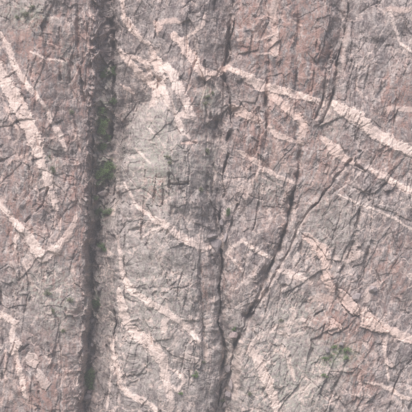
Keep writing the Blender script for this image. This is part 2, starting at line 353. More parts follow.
# ------------------------------------------------------------------ pale veins: points with widths (px), strength, pinkness
VEINS = [
    ([(-14, 24, 4), (0, 34, 4), (8, 45, 4), (12, 58, 5), (20, 75, 5), (30, 88, 6), (38, 98, 4)], .85, .3),
    ([(38, 98, 2), (45, 106, 3), (52, 122, 4), (60, 136, 5), (66, 150, 3)], .75, .25),
    ([(-14, 52, 9), (0, 70, 10), (5, 82, 11), (12, 95, 11), (20, 107, 12), (30, 128, 14), (36, 143, 13), (40, 158, 8), (46, 175, 7), (51, 190, 7), (56, 208, 5)], .95, .25),
    ([(5, 103, 2), (10, 118, 3), (18, 130, 2)], .6, .6),
    ([(30, 52, 2), (41, 57, 2.5), (50, 60, 2), (66, 61, 1.5)], .75, .2),
    ([(-10, 194, 4), (0, 204, 4), (10, 216, 5), (20, 228, 7), (30, 240, 9), (38, 252, 11), (43, 259, 9)], .95, .15),
    ([(22, 229, 4), (16, 240, 4), (15, 250, 2)], .8, .2),
    ([(43, 259, 8), (50, 254, 8), (57, 248, 7), (62, 240, 5)], .85, .25),
    ([(57, 252, 6), (63, 240, 7), (70, 232, 6), (75, 224, 4), (76, 214, 2)], .85, .5),
    ([(61, 219, 1.5), (60, 230, 2), (55, 240, 2)], .6, .6), ([(24, 262, 2), (28, 273, 2), (31, 284, 1.5)], .6, .3),
    ([(8, 165, 2), (18, 158, 3), (27, 155, 2)], .5, .7), ([(4, 172, 2), (0, 180, 2)], .5, .6),
    ([(-8, 310, 5), (0, 314, 6), (8, 318, 6), (15, 323, 5)], .9, .2),
    ([(15, 322, 5), (12, 334, 5), (16, 344, 8), (12, 352, 5)], .85, .2),
    ([(15, 350, 5), (18, 366, 5), (22, 380, 5), (26, 398, 3)], .85, .35), ([(6, 350, 2), (5, 380, 2), (2, 405, 2)], .5, .7),
    ([(26, 388, 3), (27, 402, 5), (34, 408, 4)], .5, .9),
    # pillar, upper part
    ([(121, -8, 3), (122, 4, 3), (125, 18, 5), (130, 26, 7), (136, 34, 5), (143, 41, 3), (150, 45, 3)], .85, .35),
    ([(150, 45, 2), (153, 54, 6), (157, 64, 9), (160, 72, 8)], .8, .45), ([(156, 22, 4), (159, 28, 6), (157, 35, 2)], .7, .7), ([(160, 22, 4), (175, 20, 5), (180, 24, 2)], .5, .6),
    ([(166, 66, 6), (172, 74, 9), (178, 86, 9), (184, 98, 9), (190, 110, 7), (196, 119, 4)], .95, .15),
    ([(160, 74, 9), (163, 88, 8), (168, 102, 7), (175, 113, 6), (181, 128, 5), (190, 139, 3)], .9, .15),
    ([(160, 78, 10), (157, 92, 9), (152, 105, 5)], .55, .15), ([(174, 112, 3), (184, 116, 5), (194, 118, 4)], .7, .2),
    ([(174, 36, 6), (181, 42, 9), (187, 50, 9), (193, 58, 8), (199, 69, 7), (206, 77, 6), (213, 76, 7), (220, 72, 6), (228, 66, 3)], .9, .45),
    ([(180, 40, 3), (195, 32, 3), (203, 25, 4), (206, 14, 2)], .75, .3),
    ([(120, 52, 4), (128, 62, 6), (138, 71, 7), (147, 79, 7), (154, 87, 6)], .85, .35), ([(121, 53, 3), (134, 57, 4), (146, 62, 4), (150, 76, 5)], .7, .4),
    ([(121, 85, 2), (127, 89, 4), (133, 94, 2)], .75, .5), ([(148, 128, 1.2), (160, 140, 1.5), (166, 148, 1)], .6, .1), ([(135, 148, 1.5), (143, 156, 2), (150, 163, 1.2)], .7, .1),
    ([(182, 143, 2), (190, 143, 3), (197, 141, 3)], .55, .9),
    # wall right of the chimney
    ([(229, 68, 4), (238, 73, 6), (250, 80, 9), (262, 86, 10), (276, 89, 8), (290, 93, 7), (305, 97, 6), (322, 103, 5)], .85, .35),
    ([(262, 84, 7), (270, 92, 8), (277, 100, 8), (285, 106, 9), (296, 115, 8), (306, 126, 5)], .7, .6), ([(300, 120, 7), (303, 130, 8), (299, 140, 4)], .55, .6),
    ([(231, 106, 5), (240, 111, 9), (252, 116, 8), (262, 121, 4)], .65, .6), ([(268, 127, 3), (276, 135, 5), (287, 139, 5), (302, 144, 3)], .8, .4),
    ([(236, 150, 2), (248, 156, 3), (258, 163, 6), (262, 170, 4)], .7, .4), ([(262, 168, 4), (272, 174, 4), (282, 178, 3.5), (293, 183, 2.5)], .8, .3),
    ([(261, 168, 3), (256, 178, 3), (250, 190, 4), (246, 200, 2)], .65, .3), ([(275, 140, 5), (280, 155, 6), (288, 172, 4)], .4, .7),
    ([(275, 2, 7), (273, 15, 7), (275, 30, 7), (275, 52, 7)], .5, .55), ([(238, 41, 2), (250, 38, 2), (258, 41, 2), (268, 37, 2), (279, 32, 2)], .6, .4),
    ([(258, 55, 2), (266, 54, 2), (274, 52, 1.5)], .55, .4), ([(259, 0, 3), (260, 20, 3), (254, 40, 2)], .4, .7), ([(290, 20, 2), (295, 22, 3), (302, 26, 1.5)], .6, .6),
    # right wall
    ([(334, 104, 5), (344, 110, 11), (358, 118, 12), (368, 127, 10), (378, 135, 10), (390, 141, 10), (402, 147, 10), (424, 156, 8)], .95, .2),
    ([(372, 170, 3), (378, 174, 5), (386, 178, 7), (396, 184, 6), (412, 192, 6), (424, 197, 5)], .9, .3),
    ([(338, 194, 1.5), (345, 198, 1.5), (362, 206, 2), (376, 210, 2), (391, 217, 2), (412, 230, 2), (424, 236, 2)], .85, .1),
    ([(352, 160, 1.6), (335, 180, 1.8), (320, 200, 1.6), (309, 212, 1.5), (299, 229, 2), (287, 254, 2.5), (276, 275, 3), (263, 300, 2)], .35, .1),  # not a vein: the lit edge of the right slab, painted pale
    ([(370, 165, 1.6), (362, 172, 2), (354, 180, 1.6), (340, 190, 1)], .6, .1), ([(322, 138, 4), (334, 150, 9), (345, 158, 8), (354, 164, 4)], .7, .45),
    ([(391, 11, 2), (394, 25, 3), (400, 42, 2.5), (412, 53, 2)], .85, .1), ([(388, 9, 4), (400, 10, 5), (424, 8, 5)], .5, .6), ([(385, 110, 5), (398, 108, 4), (420, 110, 5)], .5, .4),
    ([(348, 28, 3), (346, 40, 4), (342, 70, 3)], .35, .3), ([(357, 66, 2), (364, 58, 2), (372, 52, 2)], .5, .15), ([(356, 78, 2), (358, 90, 2), (362, 97, 3)], .5, .4),
    ([(306, 236, 7), (314, 244, 9), (322, 252, 10), (326, 264, 9), (326, 278, 8), (332, 290, 7)], .7, .65),
    ([(356, 306, 8), (366, 318, 9), (378, 326, 10), (390, 331, 8), (402, 336, 8), (424, 344, 8)], .85, .4),
    ([(388, 331, 3), (385, 345, 3), (386, 362, 3), (389, 380, 2)], .75, .3), ([(366, 383, 2), (380, 385, 3), (392, 390, 4), (402, 397, 3), (424, 402, 3)], .75, .3),
    ([(345, 262, 4), (354, 256, 8), (362, 254, 4)], .5, .3), ([(358, 304, 6), (368, 295, 8), (376, 284, 5)], .4, .35), ([(310, 300, 5), (322, 296, 7), (332, 300, 5)], .45, .7),
    ([(245, 243, 3), (255, 249, 4), (264, 255, 4), (273, 259, 3)], .9, .1), ([(226, 253, 2), (233, 260, 2.5), (243, 271, 2)], .65, .15), ([(229, 252, 4), (236, 245, 4), (245, 240, 3)], .55, .15),
    ([(279, 271, 4), (288, 273, 6), (298, 277, 6), (312, 283, 4)], .75, .2), ([(247, 283, 6), (252, 276, 7), (259, 268, 4)], .4, .1), ([(272, 300, 2), (282, 290, 3), (292, 280, 2)], .45, .1),
    ([(252, 350, 8), (259, 362, 9), (266, 378, 9), (272, 394, 8), (278, 414, 8), (282, 430, 8)], .75, .2), ([(252, 344, 4), (262, 335, 4), (274, 328, 4), (288, 324, 4), (304, 320, 3)], .6, .15),
    ([(276, 332, 4), (288, 336, 4), (302, 334, 3)], .5, .15), ([(240, 350, 8), (236, 372, 8), (234, 395, 8)], .4, .2), ([(288, 352, 3), (290, 365, 4), (294, 380, 3)], .5, .3), ([(300, 395, 5), (312, 385, 6), (330, 372, 4)], .3, .2),
    ([(384, 402, 4), (392, 398, 5), (400, 404, 4)], .4, .3),
    # pillar, lower part
    ([(124, 183, 1.5), (129, 193, 2), (135, 203, 3), (140, 209, 4), (148, 214, 4), (156, 221, 6), (168, 226, 6), (178, 235, 6), (189, 242, 7), (202, 247, 9), (211, 247, 4)], .95, .2),
    ([(142, 238, 1.5), (152, 231, 2), (160, 228, 2), (170, 227, 2)], .75, .1), ([(118, 235, 2), (120, 255, 4), (122, 276, 5)], .6, .25),
    ([(122, 274, 3), (127, 285, 6), (134, 293, 6), (146, 301, 6), (158, 307, 6), (170, 314, 6), (180, 321, 6), (189, 331, 5), (199, 341, 4)], .85, .1),
    ([(167, 314, 4), (165, 323, 6), (163, 332, 4)], .7, .1), ([(118, 288, 3), (121, 300, 8), (124, 314, 9), (130, 328, 8), (138, 336, 10), (148, 342, 10), (156, 351, 10), (163, 362, 9), (166, 378, 7), (169, 392, 6), (172, 404, 6), (168, 420, 6)], .75, .15),
    ([(168, 368, 2), (178, 373, 3), (184, 382, 3), (178, 391, 3), (170, 384, 2)], .8, .15), ([(112, 345, 3), (114, 358, 4), (118, 374, 4), (120, 386, 5), (130, 395, 5), (143, 401, 5), (154, 407, 4), (162, 418, 4)], .8, .2),
    ([(113, 358, 2), (110, 380, 2), (107, 408, 2)], .5, .1), ([(196, 340, 4), (205, 346, 6), (208, 360, 5)], .5, .3), ([(190, 318, 3), (188, 326, 3)], .6, .2), ([(176, 360, 6), (190, 356, 8), (200, 362, 5)], .35, .1),
    ([(104, 220, 2), (112, 214, 2.5), (115, 206, 1.5)], .45, .4), ([(112, 112, 2), (118, 116, 2.5), (124, 122, 2)], .5, .2), ([(88, 0, 2), (90, 12, 2.5), (95, 22, 2)], .5, .7), ([(82, 4, 1.5), (85, 25, 2), (86, 45, 1.5)], .45, .7),
    ([(72, 120, 2), (76, 138, 4), (80, 150, 2)], .5, .7),
]
VEINS = [(p, min(.95, q + .12) if q >= .5 else q + .06, r) for p, q, r in VEINS]
for k in range(len(VEINS)):                     # thin side branches
    pts, stg, pk = VEINS[k]
    for _ in range(random.choice([1, 2, 3]) if len(pts) > 3 else random.choice([0, 1])):
        q = random.choice(pts[1:])
        a0 = random.choice([random.uniform(.2, 1.2), random.uniform(-1.0, -.2), math.pi + random.uniform(-.7, .7), math.pi / 2 + random.uniform(-.4, .4)])
        L = random.uniform(5, 13)
        w0 = random.uniform(1.0, 2.0)
        p1 = (q[0] + L * math.cos(a0), q[1] + L * math.sin(a0), w0)
        a1 = a0 + random.gauss(0, .5)
        p2 = (p1[0] + L * math.cos(a1), p1[1] + L * math.sin(a1), w0 * .7)
        VEINS.append(([(q[0], q[1], w0 + .6), p1, p2], random.uniform(.35, .49), min(1, pk + .1)))
vein = np.zeros_like(U)
pink = np.zeros_like(U)
vlab = np.full(U.shape, -1, np.int32)
vbest = np.zeros_like(U)
n_a = fbm(PU / 7, PV / 7, 60, 4)
n_b = fbm(PU / 2.2, PV / 2.2, 61, 3)
fade = fbm(PU / 17, PV / 17, 63, 3)
blot = fbm(PU / 3.4, PV / 4.2, 62, 3)
for k, (pts, stg, pk) in enumerate(VEINS):
    xy = [(p[0], p[1]) for p in pts]
    ws = [p[2] for p in pts]
    rs, cs = window(xy, 14)
    dd, side, ww = poly_dist(xy, QU[rs, cs], QV[rs, cs], ws)
    hw = ww * .5
    sd = hw - dd + n_a[rs, cs] * (.4 + .28 * hw) + n_b[rs, cs] * (.35 + .12 * hw) + (r3[rs, cs] - .5) * (.25 + .22 * hw)
    sd = sd + .09 * ww
    cov = sstep(-.7, .8, sd)
    col = cov * stg * np.clip(.92 + .33 * blot[rs, cs] + .3 * fade[rs, cs], .4, 1.03)
    better = col > vein[rs, cs]
    pink[rs, cs] = np.where(better, pk, pink[rs, cs])
    vein[rs, cs] = np.maximum(vein[rs, cs], col)
    own = (cov > .5) & (cov * stg > vbest[rs, cs])
    vlab[rs, cs] = np.where(own, k, vlab[rs, cs])
    vbest[rs, cs] = np.where(own, cov * stg, vbest[rs, cs])
    H[rs, cs] += cov * (.25 + .05 * np.minimum(ww, 12)) * stg

def blob(u, v, ru_, rv_):
    return np.exp(-(((PU - u) / ru_) ** 2 + ((PV - v) / rv_) ** 2))


# stray pale threads and blotches
th = 1 - np.abs(fbm(QU / 19, QV / 15, 70, 3)) * 9
th2 = 1 - np.abs(fbm((QU + QV * .6) / 11, (QV - QU * .4) / 26, 71, 3)) * 9
th3 = (1 - np.abs(fbm((QU - QV * .5) / 9, (QV + QU * .5) / 12, 75, 2)) * 8) * sstep(0, .5, fbm(PU / 30, PV / 30, 76, 2))
th *= sstep(-.1, .5, fbm(PU / 45, PV / 45, 72, 2))
th2 *= sstep(-.05, .5, fbm(PU / 38, PV / 38, 73, 2))
thread = np.clip(np.maximum(np.maximum(th, th2), th3), 0, 1)
lowmask = sstep(60, 330, PV) * .4 + .55 + .35 * blob(150, 350, 50, 60) + .4 * blob(270, 370, 46, 60)
vein = np.maximum(vein, thread * .8 * np.clip(lowmask + .1, 0, 1))
vein = np.maximum(vein, sstep(.35, .95, fbm(PU / 8, PV / 10, 74, 4)) * .5 * lowmask)
pink = np.where(pink == 0, .3, pink)

# ------------------------------------------------------------------ slabs: polygons, lift m, own tint (vein amount, pinkness)
SLABS = [
    ([(25, 357), (29, 352), (34, 354), (39, 357), (40, 363), (36, 369), (31, 367), (26, 366)], .7, .5, .1, 0), ([(37, 368), (44, 372), (51, 384), (45, 391), (40, 388), (36, 378)], .7, .5, .1, 0),
    ([(15, 342), (20, 340), (23, 345), (19, 350), (15, 348)], 1.2, .8, .15, 0),
    ([(338, 289), (343, 289), (351, 297), (358, 306), (361, 316), (355, 317), (347, 310), (340, 301)], 2.8, .62, .6, 4), ([(331, 318), (337, 320), (342, 326), (340, 332), (332, 334), (327, 332)], 1.8, .6, .65, 4),
    ([(361, 318), (372, 318), (383, 326), (389, 332), (380, 334), (368, 330), (360, 327)], 1.5, .6, .55, 4),
    ([(172, 150), (187, 149), (189, 166), (188, 182), (172, 184), (170, 168)], .5, .0, .1, 2), ([(172, 187), (186, 184), (187, 204), (176, 207)], .6, .0, .1, 2),
    ([(155, 178), (162, 178), (162, 206), (155, 205)], .8, .1, .95, 2), ([(145, 178), (153, 180), (153, 206), (146, 204)], .6, .1, .9, 2),
    ([(310, 213), (336, 182), (352, 200), (358, 215), (352, 238), (340, 262), (326, 258), (314, 240), (300, 232)], 1.2, .0, .1, 4),
    ([(372, 192), (386, 184), (410, 194), (412, 222), (392, 212), (374, 206)], .9, .0, .2, 4), ([(359, 212), (370, 214), (372, 236), (364, 262), (352, 268), (352, 250)], 1.0, .12, .1, 4),
    ([(352, 118), (370, 138), (370, 168), (357, 160), (355, 135)], -.8, .0, .3, 4), ([(374, 140), (394, 150), (410, 158), (410, 186), (390, 178), (375, 170)], -.6, .0, .5, 4),
    ([(182, 240), (190, 246), (196, 262), (190, 285), (170, 290), (160, 262), (166, 240)], .7, .05, .05, 2), ([(168, 322), (186, 334), (196, 346), (190, 360), (172, 356), (160, 344)], .9, .12, .05, 2),
    ([(122, 340), (138, 342), (148, 356), (146, 374), (126, 376), (120, 360)], .8, .1, .05, 2),
    ([(242, 84), (262, 92), (264, 112), (248, 112), (238, 100)], .8, .05, .4, 3), ([(244, 170), (256, 172), (254, 196), (247, 206), (240, 196)], .8, .1, .2, 3), ([(262, 178), (286, 186), (284, 208), (262, 206)], .7, .0, .2, 3),
    ([(298, 100), (316, 106), (310, 126), (302, 118)], .6, .1, .5, 3),
    ([(344, 22), (352, 20), (350, 70), (346, 100), (337, 100), (340, 64)], .9, .0, .2, 4), ([(332, 50), (337, 52), (333, 92), (325, 100), (329, 75)], 1.2, .05, .1, 3),
    ([(262, 352), (286, 354), (288, 386), (274, 388), (264, 366)], .7, .05, .1, 4), ([(394, 338), (412, 342), (412, 362), (398, 374), (390, 360)], .8, .0, .1, 4),
    ([(52, 155), (66, 160), (70, 185), (62, 205), (54, 190)], .7, .0, .2, 0), ([(60, 182), (74, 180), (76, 205), (64, 212)], .7, .08, .2, 0), ([(40, 200), (50, 196), (54, 224), (46, 240), (32, 232), (30, 222)], .6, .0, .15, 0),
    ([(0, 262), (18, 260), (28, 280), (26, 305), (6, 308), (-8, 300)], .9, .1, .05, 0), ([(40, 320), (58, 318), (60, 350), (46, 356), (38, 344)], .6, .0, .3, 0),
    ([(124, 104), (140, 100), (130, 125), (120, 128)], .7, .0, .1, 2),
]
slab_lab = np.full(U.shape, -1, np.int32)


def poly_sd(poly, x, y):
    n = len(poly)
    inside = np.zeros(x.shape, bool)
    best = np.full(x.shape, 1e9)
    for k in range(n):
        (ax, ay), (bx, by) = poly[k], poly[(k + 1) % n]
        dx, dy = bx - ax, by - ay
        t = np.clip(((x - ax) * dx + (y - ay) * dy) / (dx * dx + dy * dy), 0, 1)
        best = np.minimum(best, np.hypot(x - ax - t * dx, y - ay - t * dy))
        c = ((ay > y) != (by > y)) & (x < (bx - ax) * (y - ay) / (by - ay + 1e-9) + ax)
        inside ^= c
    return np.where(inside, best, -best)


for k, (poly, lift, vamt, pk, reg) in enumerate(SLABS):
    rs, cs = window(poly, 6)
    sd = poly_sd(poly, QU[rs, cs], QV[rs, cs]) + .5 * n_b[rs, cs] + 1.1 * n_a[rs, cs]
    cov = sstep(-.25, .7, sd)
    H[rs, cs] += cov * lift - .6 * abs(lift) * np.exp(-(np.abs(sd) / .6) ** 1.5) * (sd < .3)
    if vamt > .2:
        pink[rs, cs] = np.where(cov > .4, pk, pink[rs, cs])
        vein[rs, cs] = np.maximum(vein[rs, cs], cov * vamt)
    slab_lab[rs, cs] = np.where(sd > 0, k, slab_lab[rs, cs])

# ------------------------------------------------------------------ tint fields of the rock, tone with some painted shade
def blob(u, v, ru_, rv_):
    return np.exp(-(((PU - u) / ru_) ** 2 + ((PV - v) / rv_) ** 2))


rust = (.35 * blob(40, 120, 46, 200) + .3 * blob(290, 90, 60, 100) + .55 * blob(35, 45, 32, 26) + .5 * blob(82, 60, 12, 60) + .7 * blob(45, 395, 36, 34) + .8 * blob(254, 25, 20, 40) + .6 * blob(295, 45, 18, 60)
        + .75 * blob(156, 190, 14, 16) + .85 * blob(398, 100, 20, 30) + .8 * blob(390, 160, 18, 20) + .9 * blob(330, 312, 20, 28) + .9 * blob(360, 375, 16, 34) + .5 * blob(352, 335, 26, 18)
        + .6 * blob(262, 140, 26, 34) + .6 * blob(232, 275, 10, 18) + .5 * blob(392, 270, 26, 40) + .6 * blob(205, 290, 6, 26) + .5 * blob(10, 230, 24, 40) + .6 * blob(75, 225, 10, 60)
        + .5 * blob(195, 100, 16, 40) + .5 * blob(315, 40, 14, 50) + .4 * blob(275, 215, 20, 20) + .3 * blob(70, 330, 16, 50) + .5 * blob(325, 170, 24, 40))
rs_n = fbm(ru / 5, rv / 13, 80, 4) * .9 + .6 * fbm(PU / 1.6, PV / 3.0, 81, 3)
rust = np.clip(1.1 * rust * (.62 + 1.3 * rs_n) + .22 * sstep(.2, .9, rs_n) + .06, 0, 1)
lich = (.7 * blob(158, 150, 32, 60) + .5 * blob(150, 310, 56, 90) + .6 * blob(275, 370, 50, 60) + .4 * blob(330, 225, 30, 40) + .8 * blob(26, 14, 26, 16) + .5 * blob(40, 285, 30, 26) + .6 * blob(48, 165, 12, 22) + .5 * blob(150, 165, 20, 24) + .6 * blob(208, 97, 12, 14) + .5 * blob(208, 160, 10, 30)
        + .5 * blob(300, 395, 30, 30) + .6 * blob(335, 360, 24, 18) + .4 * blob(300, 310, 24, 20) + .4 * blob(330, 120, 12, 24) + .5 * blob(60, 310, 20, 30) + .4 * blob(270, 185, 16, 20) + .4 * blob(66, 60, 8, 30)
        + .8 * blob(102, 165, 9, 22) + .6 * blob(104, 110, 8, 40) + .5 * blob(95, 290, 7, 24) + .8 * blob(88, 378, 6, 14) + .7 * blob(100, 215, 10, 12))
lich = np.clip(lich * (.6 + 1.3 * fbm(PU / 3.2, PV / 3.2, 83, 4)) + .12 * sstep(.2, .9, fbm(PU / 6, PV / 6, 84, 4)), 0, 1)
hair = np.clip(1 - np.abs(fbm(ru / 3.2, rv / 16, 97, 3)) * 5, 0, 1) * sstep(-.2, .5, fbm(PU / 22, PV / 30, 98, 2))
fleck = sstep(.3, .75, fbm(ARC / 1.9, PV / 2.7, 88, 3)) * sstep(-.4, .4, fbm(PU / 12, PV / 16, 89, 2))
speck = sstep(.35, .8, fbm(ARC / 1.25, PV / 1.7, 87, 2))
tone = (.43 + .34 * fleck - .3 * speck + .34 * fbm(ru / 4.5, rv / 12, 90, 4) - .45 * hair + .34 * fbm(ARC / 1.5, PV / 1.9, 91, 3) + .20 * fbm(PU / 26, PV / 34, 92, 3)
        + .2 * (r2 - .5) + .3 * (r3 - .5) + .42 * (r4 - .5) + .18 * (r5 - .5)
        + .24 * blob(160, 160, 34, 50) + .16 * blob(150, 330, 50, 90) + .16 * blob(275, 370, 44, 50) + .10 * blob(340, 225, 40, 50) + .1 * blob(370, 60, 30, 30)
        - .14 * blob(128, 100, 16, 34) - .24 * blob(58, 100, 30, 130) - .1 * blob(102, 320, 10, 90) - .08 * blob(104, 200, 12, 300) - .16 * blob(312, 60, 24, 60) - .1 * blob(250, 30, 20, 50) - .1 * blob(398, 110, 20, 50) - .22 * blob(217, 130, 13, 110) - .08 * blob(20, 330, 30, 60))  # gully, chimney and recess beside the pillar: shade painted into the tone
# dark water streaks running down the wall
streak = sstep(.25, .8, fbm(ru / 2.6, rv / 48, 95, 3)) * sstep(-.1, .5, fbm(PU / 40, PV / 40, 96, 2))
strokes = sstep(.30, .75, fbm(ru / 1.3, rv / 4.2, 99, 3)) * sstep(-.35, .4, fbm(PU / 14, PV / 18, 100, 2))
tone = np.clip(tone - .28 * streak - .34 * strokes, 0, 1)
moss = (1.3 * blob(103, 120, 6, 15) + 1.3 * blob(105, 173, 9, 10) + .6 * blob(109, 74, 5, 8) + .7 * blob(95, 303, 4, 12) + 1.0 * blob(88, 379, 4.5, 11) + .6 * blob(102, 212, 8, 6) + .6 * blob(101, 146, 4, 8)
        + .9 * blob(343, 352, 12, 7) + .7 * blob(327, 361, 8, 5) + .5 * blob(208, 97, 5, 8) + .4 * blob(28, 14, 14, 6))
moss = np.clip(moss * (.55 + 1.2 * fbm(PU / 3, PV / 3, 86, 3)), 0, .9)

# ------------------------------------------------------------------ materials
def node(nt, kind, **kw):
    n = nt.nodes.new(kind)
    for k, v in kw.items(): setattr(n, k, v)
    return n


def mix(nt, fac, a, b, blend='MIX'):
    n = node(nt, 'ShaderNodeMix', data_type='RGBA', blend_type=blend)
    for sock, val in ((n.inputs[0], fac), (n.inputs[6], a), (n.inputs[7], b)):
        if isinstance(val, bpy.types.NodeSocket): nt.links.new(val, sock)
        else: sock.default_value = val if not isinstance(val, tuple) else (*val, 1)
    return n.outputs[2]


def noise(nt, vec, scale, detail=4, rough=.6):
    n = node(nt, 'ShaderNodeTexNoise')
    n.inputs['Scale'].default_value = scale
    n.inputs['Detail'].default_value = detail
    n.inputs['Roughness'].default_value = rough
    nt.links.new(vec, n.inputs['Vector'])
    return n.outputs['Fac']


def ramp(nt, fac, a, b, lo=0.0, hi=1.0):
    n = node(nt, 'ShaderNodeMapRange')
    n.inputs[1].default_value = a
    n.inputs[2].default_value = b
    n.inputs[3].default_value = lo
    n.inputs[4].default_value = hi
    nt.links.new(fac, n.inputs[0])
    return n.outputs[0]


def rock_material():
    m = bpy.data.materials.new("gneiss_and_pegmatite")
    m.use_nodes = True
    nt = m.node_tree
    bs = nt.nodes["Principled BSDF"]
    at = lambda n: node(nt, 'ShaderNodeAttribute', attribute_name=n).outputs['Fac']
    geo = node(nt, 'ShaderNodeTexCoord').outputs['Object']
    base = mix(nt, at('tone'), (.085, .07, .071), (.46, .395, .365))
    n1 = noise(nt, geo, 1.1, 5, .65)
    base = mix(nt, ramp(nt, n1, .3, .7, 0, .3), base, (.24, .19, .18))
    base = mix(nt, at('rust'), base, (.275, .165, .138))
    base = mix(nt, at('lichen'), base, (.315, .295, .25))
    base = mix(nt, at('moss'), base, (.085, .125, .045))
    vc = mix(nt, at('pink'), (.71, .57, .505), (.60, .405, .335))
    n2 = noise(nt, geo, .8, 5, .6)
    vc = mix(nt, ramp(nt, n2, .35, .75, 0, .4), vc, (.50, .38, .33))
    base = mix(nt, at('vein'), base, vc)
    n3 = noise(nt, geo, 1.5, 4, .7)
    base = mix(nt, ramp(nt, n3, .48, .72, .0, .6), base, (.12, .10, .105))
    nt.links.new(base, bs.inputs['Base Color'])
    bs.inputs['Roughness'].default_value = .9
    bs.inputs['Specular IOR Level'].default_value = .2
    bump = node(nt, 'ShaderNodeBump')
    bump.inputs['Strength'].default_value = .55
    bump.inputs['Distance'].default_value = .35
    nt.links.new(noise(nt, geo, 1.6, 6, .7), bump.inputs['Height'])
    nt.links.new(bump.outputs[0], bs.inputs['Normal'])
    return m


ROCK = rock_material()

# ------------------------------------------------------------------ cut the wall into its pieces
X = ((U - 206) * S)
Z = ((206 - V) * S)
co = np.stack([X, -H, Z], -1).reshape(-1, 3).astype(np.float32)
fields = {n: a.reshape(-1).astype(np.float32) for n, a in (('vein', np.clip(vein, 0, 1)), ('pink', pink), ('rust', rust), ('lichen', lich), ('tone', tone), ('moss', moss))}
idx = np.arange(NU * NV).reshape(NV, NU)
quads = np.stack([idx[:-1, :-1], idx[1:, :-1], idx[1:, 1:], idx[:-1, 1:]], -1)     # faces look to -Y
freg = region[:-1, :-1]
fvein = vlab[:-1, :-1].copy()
fslab = slab_lab[:-1, :-1].copy()
SHOWN_VEINS = [k for k, (p, s_, q) in enumerate(VEINS) if s_ >= .5]
flab = np.where(fslab >= 0, 1000 + fslab, np.where(np.isin(fvein, SHOWN_VEINS), fvein, -1))


def components(mask):
    """4-connected pieces of a small mask"""
    lab = np.where(mask, np.arange(1, mask.size + 1).reshape(mask.shape), 0)
    while True:
        old = lab
        p = np.pad(lab, 1)
        lab = np.where(mask, np.maximum.reduce([p[1:-1, 1:-1], p[:-2, 1:-1], p[2:, 1:-1], p[1:-1, :-2], p[1:-1, 2:]]), 0)
        j = lab.reshape(-1)
        root = np.where(j > 0, j[np.maximum(j - 1, 0)], 0).reshape(lab.shape)
        lab = np.maximum(lab, root)
        if np.array_equal(lab, old): return lab


def mesh_from(name, q, parent=None):
    vid, inv = np.unique(q.reshape(-1), return_inverse=True)
    me = bpy.data.meshes.new(name)
    me.vertices.add(len(vid))
    me.vertices.foreach_set('co', co[vid].reshape(-1))
    me.loops.add(len(inv))
    me.loops.foreach_set('vertex_index', inv.astype(np.int32).reshape(-1))
    me.polygons.add(len(q))
    me.polygons.foreach_set('loop_start', np.arange(0, len(inv), 4, dtype=np.int32))
    me.polygons.foreach_set('use_smooth', np.ones(len(q), bool))
    me.update(calc_edges=True)
    for n, a in fields.items():
        me.attributes.new(n, 'FLOAT', 'POINT').data.foreach_set('value', a[vid])
    me.materials.append(ROCK)
    o = bpy.data.objects.new(name, me)
    scene.collection.objects.link(o)
    if parent: o.parent = parent
    return o


pieces = []           # (mesh name, face index array)
for k in sorted(set(np.unique(flab)) - {-1}):
    m = flab == k
    rr, cc = np.where(m)
    r0, r1_, c0, c1 = rr.min(), rr.max() + 1, cc.min(), cc.max() + 1
    lab = components(m[r0:r1_, c0:c1])
    ids, cnt = np.unique(lab[lab > 0], return_counts=True)
    for i, c in zip(ids, cnt):
        sel = np.zeros_like(m)
        sel[r0:r1_, c0:c1] = lab == i
        if c < (60 if k < 1000 else 150):
            flab[sel] = -1                      # a crumb: stays with the wall
        else:
            pieces.append(("vein" if k < 1000 else "rock_slab", sel))

STRUCT = ["cliff_buttress_left", "gully", "cliff_buttress_centre", "cliff_wall_middle", "cliff_wall_right"]
SLABEL = ["brown-mauve rock buttress with broad pale vein left of the dark gully", "dark shaded gully with green bushes between two rock buttresses",
          "pale rounded rock pillar between the dark gully and the narrow chimney", "pinkish rock wall between the narrow chimney and the slanting crack",
          "grey rock wall with pale veins right of the slanting crack"]
roots = []
for k in range(5):
    o = mesh_from(STRUCT[k], quads[(flab == -1) & (freg == k)])
    o["kind"] = "structure"
    o["label"] = SLABEL[k]
    roots.append(o)
for nm, sel in pieces:
    reg = int(np.bincount(freg[sel], minlength=5).argmax())
    mesh_from(nm, quads[sel], roots[reg])


def surface(pu, pv):
    """point of the built wall that the survey drawing shows at (pu, pv)"""
    u, v = pu, pv
    for _ in range(6):
        c = int(np.clip(np.searchsorted(gu, u), 1, NU - 2))
        r = int(np.clip(np.searchsorted(gv, v), 1, NV - 2))
        h = float(H[r - 1:r + 2, c - 1:c + 2].max())
        u = 206 + (pu - 206) * (D - h) / D
        v = 206 + (pv - 206) * (D - h) / D
    return Vector(((u - 206) * S, -h, (206 - v) * S))


# ------------------------------------------------------------------ canyon floor, out of view, added to bounce light up the wall
floor_z = (206 - gv[-1]) * S + 1.0
gx = np.linspace(-1300, 1300, 60)
gy = np.linspace(-1250, 30, 40)
GXX, GYY = np.meshgrid(gx, gy)
gz = floor_z + 2.0 * fbm(GXX / 60, GYY / 60, 120, 4)
fm = bpy.data.meshes.new("canyon_bounce_floor")
ii = np.arange(60 * 40).reshape(40, 60)
fm.from_pydata(np.stack([GXX, GYY, gz], -1).reshape(-1, 3).tolist(), [], np.stack([ii[:-1, :-1], ii[:-1, 1:], ii[1:, 1:], ii[1:, :-1]], -1).reshape(-1, 4).tolist())
gm = bpy.data.materials.new("canyon_ground")
gm.use_nodes = True
nt = gm.node_tree
gc = node(nt, 'ShaderNodeTexCoord').outputs['Object']
nt.links.new(mix(nt, ramp(nt, noise(nt, gc, .05, 6), .35, .65), (.16, .14, .12), (.09, .11, .05)), nt.nodes["Principled BSDF"].inputs['Base Color'])
nt.nodes["Principled BSDF"].inputs['Roughness'].default_value = .95
fm.materials.append(gm)
